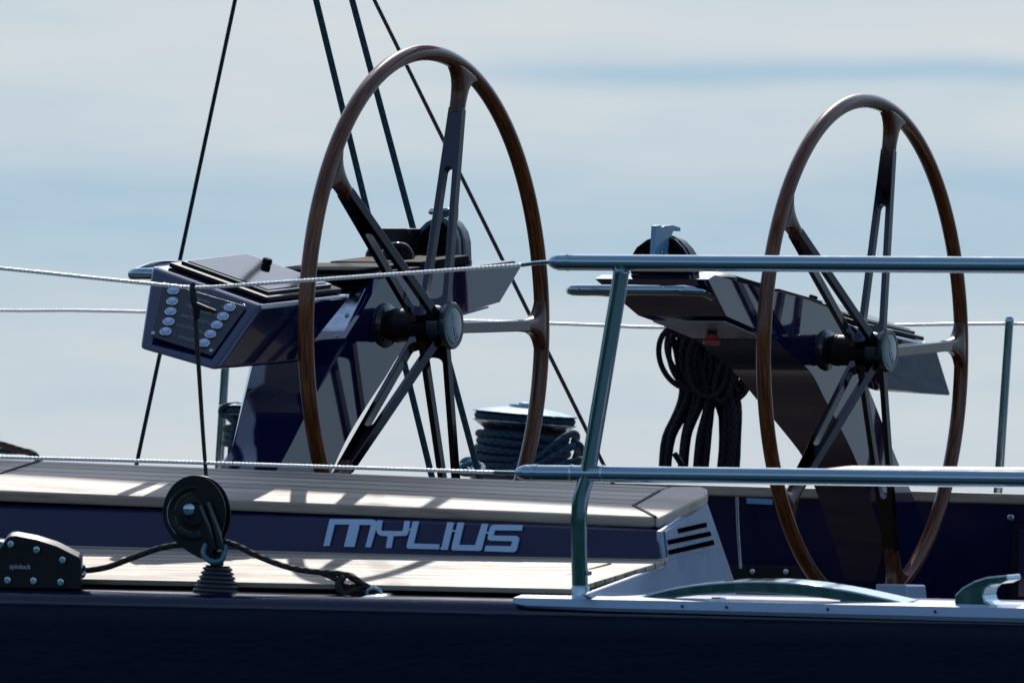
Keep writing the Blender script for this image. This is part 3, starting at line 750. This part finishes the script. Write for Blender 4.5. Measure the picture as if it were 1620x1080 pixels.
for px, py in ((843, 748), (897, 414.8)):
    d = (nr(1620, py+6)-nr(px, py)).normalized(); link('weld_ring', LT([(0, .0168), (.001, .0176), (.003, .0176), (.004, .0168)], nr(px, py), d, seg=24, caps=False), steel, pu)
post = [(984, 418), (980, 450), (966, 535), (951, 625), (934, 725), (929, 752), (920, 782), (916, 815), (916, 860), (918, 944)]
link('post', T(catmull([nr(*p) for p in post], 6), .0163, seg=24), steel, pu)
link('post_foot', LT([(0, .032), (.004, .032), (.006, .028), (.006, .0205), (.011, .0195), (.024, .0185), (.028, .0168)], nr(918, 948), (0, 0, 1), seg=32), steel, pu)
screw('screw', nr(931, 906)+Vector((.0, -.004, 0)), (1, -.3, 0), .005, steel, pu, .008)
p_l = ext(t0, t1, 2.7); p_l.y = YR
link('post', T([Vector((p_l.x, YR, p_l.z)), Vector((p_l.x-.05, YR, gu(2.6).z))], .0163, seg=20), steel, pu)
# teak seat board fixed over the lower tube
ps = empty('rail_seat', nr(1295, 748, -1.5)); tag(ps, 'pale teak board lying along the lower stern rail at the right edge', 'seat board')
sbo = [nr(1294, 744, -1.5), nr(1299, 741.5, -1.5), nr(1310, 740.5, -1.5), nr(1700, 744, -1.5), nr(1700, 756, -1.5), nr(1300, 752, -1.5)]
link('seat_board', P(sbo, [p+Vector((.006, .11, .0070)) for p in sbo]), teak_plain, ps, bevel=.004, seg=3)
link('seat_bracket', P([nr(1400, 746, -1.5), nr(1420, 746, -1.5), nr(1420, 757, -1.56), nr(1400, 757, -1.56)], Vector((0, .02, 0))), steel, ps)

def rope(name, pts, r, mat, label, cat, sub=8, seg=10, group=None, uvs=1.0):
    pts = [Vector(p) for p in pts]; base = pts[0].copy()
    bm = T(catmull(pts, sub) if len(pts) > 2 else pts, r, seg=seg, uvs=uvs)
    o = link(name, bm, mat, loc=base); return tag(o, label, cat, group)
rope('lifeline', [nr(-500, 378), nr(-250, 401), nr(0, 424.5), nr(150, 440), nr(270, 452), nr(305, 454.5), nr(345, 453.5), nr(450, 446), nr(620, 434), nr(834, 418.5)], .0037, wire,
     'twisted steel upper lifeline dipping to a black cord and rising to the stern rail', 'lifeline', uvs=1.0)
rope('wire_terminal', [nr(826, 419), nr(850, 416), nr(872, 414.5)], .0042, steel, 'slim steel wire terminal at the forward tip of the upper rail tube', 'wire terminal')
rope('lifeline', [nr(-500, 710), nr(0, 723), nr(240, 729.5), nr(480, 737), nr(785, 747)], .0037, wire,
     'twisted steel lower lifeline running along the inner edge of the near teak coaming', 'lifeline')
rope('wire_terminal', [nr(782, 747), nr(800, 747.5), nr(818, 747.8)], .0045, steel, 'slim steel wire terminal at the forward tip of the lower rail tube', 'wire terminal')
YF = 4.0
fr = lambda px, py, y=YF: at(px, py, y=y)
rope('lifeline', [fr(-400, 486), fr(0, 491), fr(200, 492.5), fr(850, 511), fr(1050, 518), fr(1300, 516), fr(1597, 512), fr(1900, 515)], .0042, wire,
     'thin steel lifeline on the far side of the boat, behind both consoles', 'lifeline', sub=6)
def stanchion(pt, pb_, label):
    a, c = fr(*pt), fr(*pb_); d = (a-c)
    base = c - d.normalized()*.28
    root = empty('stanchion', base); tag(root, label, 'stanchion', 'far side stanchions')
    link('post', T([base, a], lambda t: .0122-.0015*t, seg=20), stanchion_steel, root)
    link('post_cap', LT([(-.004, .0112), (.004, .0112), (.009, .008), (.011, .004)], a, d, seg=20), steel, root)
    link('post_foot', LT([(0, .03), (.006, .03), (.012, .016), (.04, .0145)], base, d, seg=24), steel, root)
stanchion((362, 487), (347, 735), 'steel stanchion on the far side, seen under the near console left of its column')
stanchion((1597, 507), (1579, 775), 'steel stanchion on the far side near the right edge, right of the farther wheel')

# rigging lines
def rig(name, p0, p1, y, r, mat, label, up=2.5, dn=.3):
    a, c = at(*p0, y=y), at(*p1, y=y); d = (a-c).normalized()
    top = a+d*((H+up-a.z)/d.z); bot = c-d*((c.z-(H-dn))/d.z)
    n = 12; pts = [bot+(top-bot)*i/n for i in range(n+1)]
    o = link(name, T(pts, r, seg=10), mat, loc=bot); tag(o, label, 'rope')
    return o
rig('rigging_line', (372, 0), (217.5, 727), 3.0, .0052, rope_thin, 'dark thin rope leaning left, passing behind the button panel console', 4, .32)
rig('mainsheet', (500, 0), (681, 745), 1.217, .0075, rope_teal, 'dark teal mainsheet rope, the left of the two inside the nearer wheel', 1.2, .64)
rig('mainsheet', (557, 0), (756, 745), 1.217, .0075, rope_teal, 'dark teal mainsheet rope, the right of the two inside the nearer wheel', 1.2, .64)
rig('backstay', (592, 0), (955, 735), 3.0, .0050, rope_brown, 'thin brown stay slanting down right, crossing behind the nearer wheel to the winch', 4, .32)

# lead block standing on its spring, black
bk_ = empty('lead_block', nr(342, 942)); tag(bk_, 'black round turning block standing upright on a ribbed rubber boot on the near deck', 'pulley block')
bn = Vector((.33, -.94, .05)).normalized()
def disc(pts, yoff, th, x_off=0):
    return P([nr(px+x_off, py, YR+yoff) for px, py in pts], bn*th)
def tear(cx, cy, rx, ry, tipx, tipy, n=40):
    pts = []
    for i in range(n):
        a = 2*math.pi*i/n; x, y = cx+rx*math.sin(a), cy-ry*math.cos(a)
        w = max(0, -math.cos(a))**3
        pts.append((x*(1-w*.75)+tipx*w*.75, y*(1-w)+max(y, tipy)*w))
    return pts
link('cheek', disc(tear(316, 813, 50, 61, 336, 886), .012, .010), blackp, bk_, bevel=.004, seg=3)
link('cheek', disc(tear(308, 812, 50, 60, 334, 886), -.022, .010), blackp, bk_, bevel=.004, seg=3)
sc_ = nr(310, 812, YR-.006)
link('sheave', LT([(-.012, .050), (-.011, .058), (-.006, .054), (0, .050), (.006, .054), (.011, .058), (.012, .050)], sc_+Vector((.0, 0, 0)), bn, seg=48), steel_b, bk_)
ff = nr(309, 811, YR-.022)+bn*.0102
link('cheek_ring', LT([(0, .056), (.0035, .055), (.0045, .051), (.002, .047), (.002, .030), (.004, .027), (.0045, .022), (.001, .018)], ff, bn, seg=48, caps=False), blackp, bk_)
# yellow-green dashed marks round the cheek
u_ = bn.cross(Vector((0, 0, 1))).normalized(); v_ = u_.cross(bn)
gm = material('olive_marking', (.09, .09, .02), .6)
bm = bmesh.new()
for i in range(44):
    a = 2*math.pi*i/44
    if i % 11 in (0, 10) or random.random() < .12: continue
    for r0_, r1_ in ((.039, .0425),):
        a2 = a+.075
        pts = [ff+bn*.0024+(u_*math.cos(q)+v_*math.sin(q))*rr for q, rr in ((a, r0_), (a2, r0_), (a2, r1_), (a, r1_))]
        prism(bm, pts, bn*.0005)
link('cheek_marking', bm, gm, bk_, smooth=False)
link('axle_bolt', LT([(0, .013), (.006, .013), (.008, .010), (.008, .0001)], nr(300, 806, YR-.022)+bn*.011, bn, seg=24, caps=False), steel, bk_)
for k, q in enumerate(((318, 800, 340, 868), (330, 795, 350, 868))):
    link('shackle_arm', T([nr(q[0], q[1], YR-.035), nr((q[0]+q[2])/2+2, (q[1]+q[3])/2, YR-.042), nr(q[2], q[3], YR-.03)], .0065, seg=12), carbon, bk_)
link('shackle', T(catmull([nr(326, 860, YR-.03), nr(322, 876, YR-.035), nr(335, 888, YR-.035), nr(352, 884, YR-.03), nr(356, 862, YR-.02)], 6), .006, seg=12), tealp, bk_)
link('swivel', LT([(0, .013), (.012, .014), (.02, .010), (.035, .012)], nr(343, 899), (0, 0, 1), seg=20), blackp, bk_)
prof = []; zz = 0; 
for i in range(7):
    r0_ = .052-.0035*i if i else .054
    prof += [(i*.0088, r0_-.004), (i*.0088+.002, r0_), (i*.0088+.005, r0_-.001), (i*.0088+.0075, r0_-.007)]
prof.append((.063, .026))
link('rubber_boot', LT(prof, nr(342, 943), (.04, 0, 1), seg=40), rubber, bk_, angle=50)
# shock cord holding the block up, hooked on the lifeline
rope('shock_cord', [nr(305.5, 449), nr(309, 500), nr(314, 575), nr(320, 670), nr(326, 752)], lambda t: .0052-.0012*t, rope_black,
     'black shock cord holding the lead block upright from the upper lifeline', 'cord')
lh = empty('cord_hook', nr(308, 500)); tag(lh, 'small black plastic hook clipped to the lifeline over the shock cord', 'hook')
link('hook_body', T(catmull([nr(305, 447), nr(306, 470), nr(311, 488), nr(312, 505)], 5), lambda t: .0045+.0045*math.sin(math.pi*t), seg=12), blackp, lh)
link('hook_arm', T([nr(311, 483, YR-.01), nr(328, 489, YR-.012), nr(341, 493, YR-.014)], lambda t: .007-.003*t, seg=12), blackp, lh)
# the sheet through the block
rope('sheet_rope', [nr(80, 903), nr(131, 902), nr(152, 900), nr(175, 895), nr(212, 881), nr(252, 867), nr(290, 860, YR+.0), nr(322, 852), nr(350, 856), nr(375, 863, YR-.01), nr(410, 880, YR-.01), nr(450, 895), nr(490, 903), nr(528, 906), nr(548, 909), nr(560, 916), nr(590, 932), nr(597, 937)], .0062, rope_black,
     'thick black braided rope running from the bolted clutch box through the turning block', 'rope')
kn = empty('rope_knot', nr(545, 940)); tag(kn, 'black rope bowline knot tied at the chrome pad eye on the deck edge', 'knot')
link('knot_turn', T(catmull([nr(505, 904), nr(530, 915), nr(545, 925), nr(558, 928), nr(566, 921), nr(556, 910), nr(540, 912), nr(534, 926), nr(540, 938), nr(552, 936), nr(560, 924)], 6), .0058, seg=10), rope_black, kn)
link('knot_turn', T(catmull([nr(545, 912, YR-.012), nr(538, 922, YR-.014), nr(541, 935, YR-.014), nr(553, 938, YR-.012), nr(562, 932, YR-.012), nr(575, 934), nr(592, 939)], 6), .0060, seg=10), rope_black, kn)
link('knot_turn', T(catmull([nr(548, 908, YR-.005), nr(563, 915, YR-.008), nr(580, 927, YR-.006), nr(596, 940, YR)], 6), .0058, seg=10), rope_black, kn)
pe = empty('pad_eye', nr(590, 944)); tag(pe, 'round polished pad eye plate under the black rope knot on the deck edge', 'pad eye')
link('plate', LT([(0, .048), (.004, .046), (.007, .038), (.008, .0001)], nr(590, 943), (0, -.12, 1), seg=48, caps=False), steel, pe)
link('eye', T(catmull([nr(580, 941, YR-.01), nr(583, 933, YR-.01), nr(592, 930, YR-.01), nr(601, 934, YR-.01), nr(604, 942, YR-.01)], 6), .004, seg=12), steel, pe)

# clutch box at the left edge
cx_ = empty('rope_clutch', nr(60, 934)); tag(cx_, 'black bolted rope clutch box at the left edge of the near deck', 'rope clutch')
bpoly = [(14, 850), (18, 847), (28, 846), (60, 852), (92, 862), (128, 880), (131, 886), (131, 931), (-140, 927), (-140, 850), (2, 866)]
link('clutch_body', P([nr(a-3, c+1, -1.67) for a, c in bpoly], [nr(a+0, c-6, -1.60) + Vector((0, 0, 0)) for a, c in bpoly]), blackp, cx_, bevel=.003, seg=3)
link('clutch_lever', P([nr(-90, 850, -1.64), nr(-10, 851, -1.64), nr(8, 858, -1.64), nr(8, 864, -1.64), nr(-90, 860, -1.64)], Vector((0, .04, 0))), steel_b, cx_, bevel=.002)
for q in ((19, 860), (60, 869), (101, 885), (14, 917), (55, 918), (98, 920)):
    screw('bolt', nr(q[0]-1.5, q[1]+.5, -1.672), (0, -1, 0), .0075, chrome('zinc_bolt', (.35, .50, .52), .25) if q[0] == 19 else bpy.data.materials['zinc_bolt'], cx_, .003)
text('lettering', 'spinlock', .015, nr(32, 896, -1.672), Vector((1, 0, -.01)), Vector((0, 0, 1)), marking, cx_)
link('rope_eye', LT([(-.004, .012), (.001, .014), (.003, .011), (-.002, .008)], nr(131, 903, -1.635), (1, 0, 0), seg=24, caps=False), steel, cx_)

# curved chock and mooring cleat on the aft deck edge
ch = empty('mooring_chock', nr(1215, 962)); tag(ch, 'long low arched polished steel chock on the near deck edge, right of the rail post', 'chock')
top = catmull([Vector((x, y, 0)) for x, y in ((998, 949), (1045, 934), (1110, 923), (1190, 918.5), (1265, 922), (1345, 934), (1432, 953))], 5)
bot = catmull([Vector((x, y, 0)) for x, y in ((1412, 963), (1370, 956), (1290, 944.5), (1200, 938), (1130, 939), (1060, 946), (1002, 953))], 5)
pts = [nr(p.x, p.y, -1.66) for p in top+bot]
n_ = len(top); sh = []
for i, p in enumerate(pts): sh.append(p+Vector((0, .075, .006)))
def loftpair(A, B):
    bm = bmesh.new(); a = [bm.verts.new(p) for p in A]; b2 = [bm.verts.new(p) for p in B]; n = len(a)
    for i in range(n): bm.faces.new((a[i], a[(i+1) % n], b2[(i+1) % n], b2[i]))
    h = n//2
    for arr in (a, b2):
        for i in range(h-1): bm.faces.new((arr[i], arr[i+1], arr[n-2-i], arr[n-1-i]))
    return bm
link('arch', loftpair(pts, sh), steel, ch, bevel=.004, seg=3, angle=30)
link('base_plate', P([nr(1070, 957, -1.64), nr(1090, 953, -1.64), nr(1370, 960, -1.64), nr(1400, 966, -1.64), nr(1075, 962, -1.64)], Vector((0, .06, 0))), steel, ch, bevel=.002)
for px in (1125, 1330): link('chock_leg', P([nr(px, 944, -1.63), nr(px+14, 944, -1.63), nr(px+18, 962, -1.63), nr(px-4, 961, -1.63)], Vector((0, .03, 0))), steel, ch, bevel=.002)
cl_ = empty('mooring_cleat', nr(1570, 966)); tag(cl_, 'open jawed polished steel fairlead with curled horn at the lower right corner', 'fairlead')
hp_ = [(1510, 967), (1510, 941), (1522, 929), (1540, 919), (1560, 912.5), (1593, 909), (1595, 917), (1582, 923), (1566, 924), (1558, 930), (1555, 940), (1558, 950), (1568, 956), (1590, 958)]
hp2 = hp_+[(1710, 961), (1742, 958), (1752, 944), (1742, 932), (1716, 927), (1712, 918), (1745, 922), (1785, 940), (1792, 975)]
bm = bmesh.new(); prism(bm, [nr(a, c, -1.665) for a, c in hp2], [nr(a, c, -1.665)+Vector((0, .07, .003)) for a, c in hp2])
link('horn', bm, steel, cl_, bevel=.003, seg=3)
rope('deck_line', [at(1290, 972, y=-1.5), at(1380, 967.5, y=-1.3), at(1440, 962, y=-1.25), at(1500, 958, y=-1.2), at(1640, 955, y=-1.1)], .0025, rope_black, 'thin dark cord lying on the pale deck between chock and fairlead', 'cord')

# ------------------------------------------------------------------ far side gear
def winch(cx, cyt, y, label, turns, r=.128, tilt=.07):
    base_z = fi(0).z; p = at(cx, cyt, y=y)
    ax = Vector((tilt, .0, 1)).normalized()
    o = p-ax*.165; root = empty('winch', o); tag(root, label, 'winch', 'winches on the far coaming')
    link('drum', LT([(-.05, r*1.0), (0, r*1.0), (.012, r*.92), (.03, r*.80), (.075, r*.76), (.105, r*.80), (.112, r*.82)], o, ax), paint('grey_drum', (.035, .032, .034), .4, coat=.2), root)
    link('lower_jaw', LT([(.106, r*.80), (.122, r*.98), (.126, r*1.03), (.129, r*1.03), (.130, r*.90)], o, ax), steel_b, root)
    link('jaw_rope', T([o+ax*.137+(Matrix.Rotation(2*math.pi*i/40, 3, ax) @ Vector((1, 0, 0)).cross(ax).cross(ax).normalized())*r*.93 for i in range(40)], .0095, closed=True, seg=12), rope_navy, root)
    link('top_plate', LT([(.144, r*.9), (.147, r*1.04), (.150, r*1.04), (.158, r*.80), (.165, r*.45), (.166, r*.36), (.171, r*.34), (.172, r*.1), (.172, .0001)], o, ax, caps=False), steel, root)
    link('top_nut', LT([(.171, r*.16), (.176, r*.15), (.178, r*.1), (.178, .0001)], o, ax, caps=False, seg=8), steel, root)
    for k in range(turns):
        h = .092-.0195*k; rr = r*(.86+.012*k)
        u0 = ax.orthogonal().normalized(); pts = []
        for i in range(48):
            a = 2*math.pi*i/48; q = Matrix.Rotation(a, 3, ax) @ u0
            pts.append(o+ax*(h+.002*math.sin(a*2+k))+q*(rr+.003*math.sin(a*3+k*2)))
        link('rope_turn', T(pts, .0100, closed=True, seg=12), rope_navy, root)
    return root, o, ax
wr, wo, wax = winch(832, 644, 3.5, 'polished winch wound with navy rope, between the nearer wheel rim and the rail post', 6)
def wtail(pts, r=.0098, mat=rope_navy, nm='rope_tail'): link(nm, T(catmull([at(px, py, y=yy) for px, py, yy in pts], 6), r, seg=12), mat, wr)
wtail([(815, 738, 3.33), (850, 726, 3.34), (880, 702, 3.36), (903, 686, 3.40), (912, 690, 3.47), (906, 706, 3.55)])
wtail([(800, 748, 3.32), (845, 738, 3.33), (880, 722, 3.34), (905, 706, 3.38), (914, 712, 3.45), (910, 726, 3.5)])
wtail([(905, 694, 3.4), (920, 705, 3.4), (922, 720, 3.4), (915, 735, 3.42), (925, 748, 3.45)], .006)
wtail([(870, 742, 3.33), (900, 732, 3.34), (925, 728, 3.36), (938, 735, 3.4)])
# pale green rope heap at its foot
gr = empty('rope_heap', at(745, 752, y=3.2)); tag(gr, 'small pale teal rope coil heaped at the left foot of the rope wound winch', 'rope')
for k, (cx, cy, rx, ry) in enumerate(((741, 735, 11, 9), (748, 738, 13, 8), (738, 742, 12, 8), (756, 741, 9, 7))):
    pts = [at(cx+rx*math.cos(a), cy+ry*math.sin(a), y=3.2+.03*math.sin(a*1.0+k)-.015*k) for a in [2*math.pi*i/20 for i in range(20)]]
    link('coil', T(pts, .0065, closed=True, seg=10), rope_green, gr)
wr2, wo2, wax2 = winch(428, 633, 3.5, 'dark winch half hidden behind the column of the near console', 3, tilt=.0)
link('rope_tail', T(catmull([at(378, 640, y=3.42), at(358, 642, y=3.40), at(350, 648, y=3.40), at(352, 656, y=3.40), at(366, 660, y=3.39), at(372, 668, y=3.39), at(366, 700, y=3.4), at(364, 735, y=3.4)], 5), .008, seg=10), rope_teal, wr2)
# rope and hose at the far left
lb = empty('rope_bundle', at(20, 725, y=3.4)); tag(lb, 'dark ropes curving down to the coaming at the left edge of the view', 'rope')
link('strand', T(catmull([at(-120, 690, y=3.4), at(-40, 694, y=3.4), at(0, 702, y=3.4), at(30, 711, y=3.4), at(52, 718, y=3.4), at(64, 730, y=3.4)], 6), .0085, seg=12), rope_brown, lb)
link('strand', T(catmull([at(-120, 712, y=3.45), at(-30, 710, y=3.45), at(10, 713, y=3.45), at(42, 714, y=3.45), at(56, 720, y=3.45), at(62, 735, y=3.45)], 6), .0085, seg=12), rope_teal, lb)
# winch handle end standing on the far coaming
rope('lever', [at(1084, 745, y=3.4), at(1077, 733, y=3.4), at(1067, 717, y=3.4)], .0075, blackg, 'short black lever end sticking up beside the hanging rope coil', 'lever')
# coil of black rope hanging from the far lifeline
hc = empty('hanging_rope_coil', at(1110, 745, y=3.9)); tag(hc, 'large coil of black ropes hanging from the far lifeline behind the red stop button', 'rope coil')
rc = random.Random(3)
def strand_x(t):
    a, c = ((1045, 1058), (1073, 1084), (1099, 1116), (1137, 1152), (1152, 1168))[min(4, int(t*5))]
    return rc.uniform(a, c)
n = 0
for k in range(30):
    t = k/29
    tx = 1068+62*t+rc.uniform(-5, 5); ty = 524+10*abs(t-.4)+rc.uniform(-3, 4)
    mx_ = 1096+74*t+rc.uniform(-5, 5)
    bx = strand_x(t)
    yy = 3.84+rc.uniform(-.04, .08)
    pts = [at(tx+6, ty-2, y=yy+.02), at(tx, ty+6, y=yy), at((tx+mx_)/2-4+rc.uniform(-4, 4), 575, y=yy), at(mx_*.6+bx*.4, 630, y=yy), at(bx+6, 690, y=yy), at(bx, 752, y=yy)]
    link('strand', T(catmull(pts, 5), .0074, seg=8), rope_blk2, hc)
def loopx(cx, cy, rx, ry, r, rot, yy, n=36):
    pts = []
    for i in range(n):
        a = 2*math.pi*i/n; x, y = rx*math.cos(a), ry*math.sin(a)
        pts.append(at(cx+x*math.cos(rot)-y*math.sin(rot), cy+x*math.sin(rot)+y*math.cos(rot), y=yy+.02*math.sin(a)))
    link('loop', T(pts, r, closed=True, seg=8), rope_blk2, hc)
for q in ((1080, 565, 36, 50, -.35), (1092, 568, 32, 50, -.30), (1100, 570, 27, 48, -.25), (1112, 568, 34, 48, -.1), (1120, 575, 32, 52, 0), (1130, 580, 34, 54, .1), (1140, 588, 36, 46, .2), (1100, 560, 20, 38, -.2), (1150, 595, 32, 40, .3), (1128, 585, 22, 44, 0), (1140, 590, 22, 36, .1), (1112, 575, 14, 36, 0), (1086, 560, 28, 44, -.4), (1105, 575, 22, 50, -.15), (1118, 570, 26, 56, -.05), (1134, 590, 28, 50, .2), (1098, 572, 10, 34, -.2), (1124, 580, 9, 40, .1), (1160, 600, 26, 36, .4), (1146, 600, 14, 34, .2)):
    loopx(*q[:4], .0074, q[4], 3.84+rc.uniform(-.05, .06))
for k in range(12):
    t = rc.random()
    loopx(1092+66*t+rc.uniform(-8, 8), 562+32*t+rc.uniform(-10, 10), rc.uniform(8, 26), rc.uniform(30, 50), .0074, -.3+.6*t+rc.uniform(-.15, .15), 3.86+rc.uniform(-.05, .06), 28)
for k in range(12):
    t = k/11; bx = strand_x(t)
    link('strand', T(catmull([at(1090+62*t, 600, y=3.9), at(1088+70*t, 630, y=3.9), at(bx+10*(1-t), 690, y=3.92), at(bx, 752, y=3.92)], 5), .0074, seg=8), rope_blk2, hc)
# weld beads where post and tubes meet
for q in ((903, 748.8), (952, 749.5)):
    d = (nr(1620, 758)-nr(832, 748)).normalized(); link('weld_ring', LT([(0, .0168), (.0015, .0182), (.0035, .0184), (.006, .0168)], nr(*q), d, seg=24, caps=False), steel_b, pu)
d = (nr(984, 418)-nr(966, 535)).normalized(); link('weld_ring', LT([(0, .0164), (.0015, .0180), (.0035, .0182), (.006, .0164)], nr(982.5, 431), d, seg=24, caps=False), steel_b, pu)
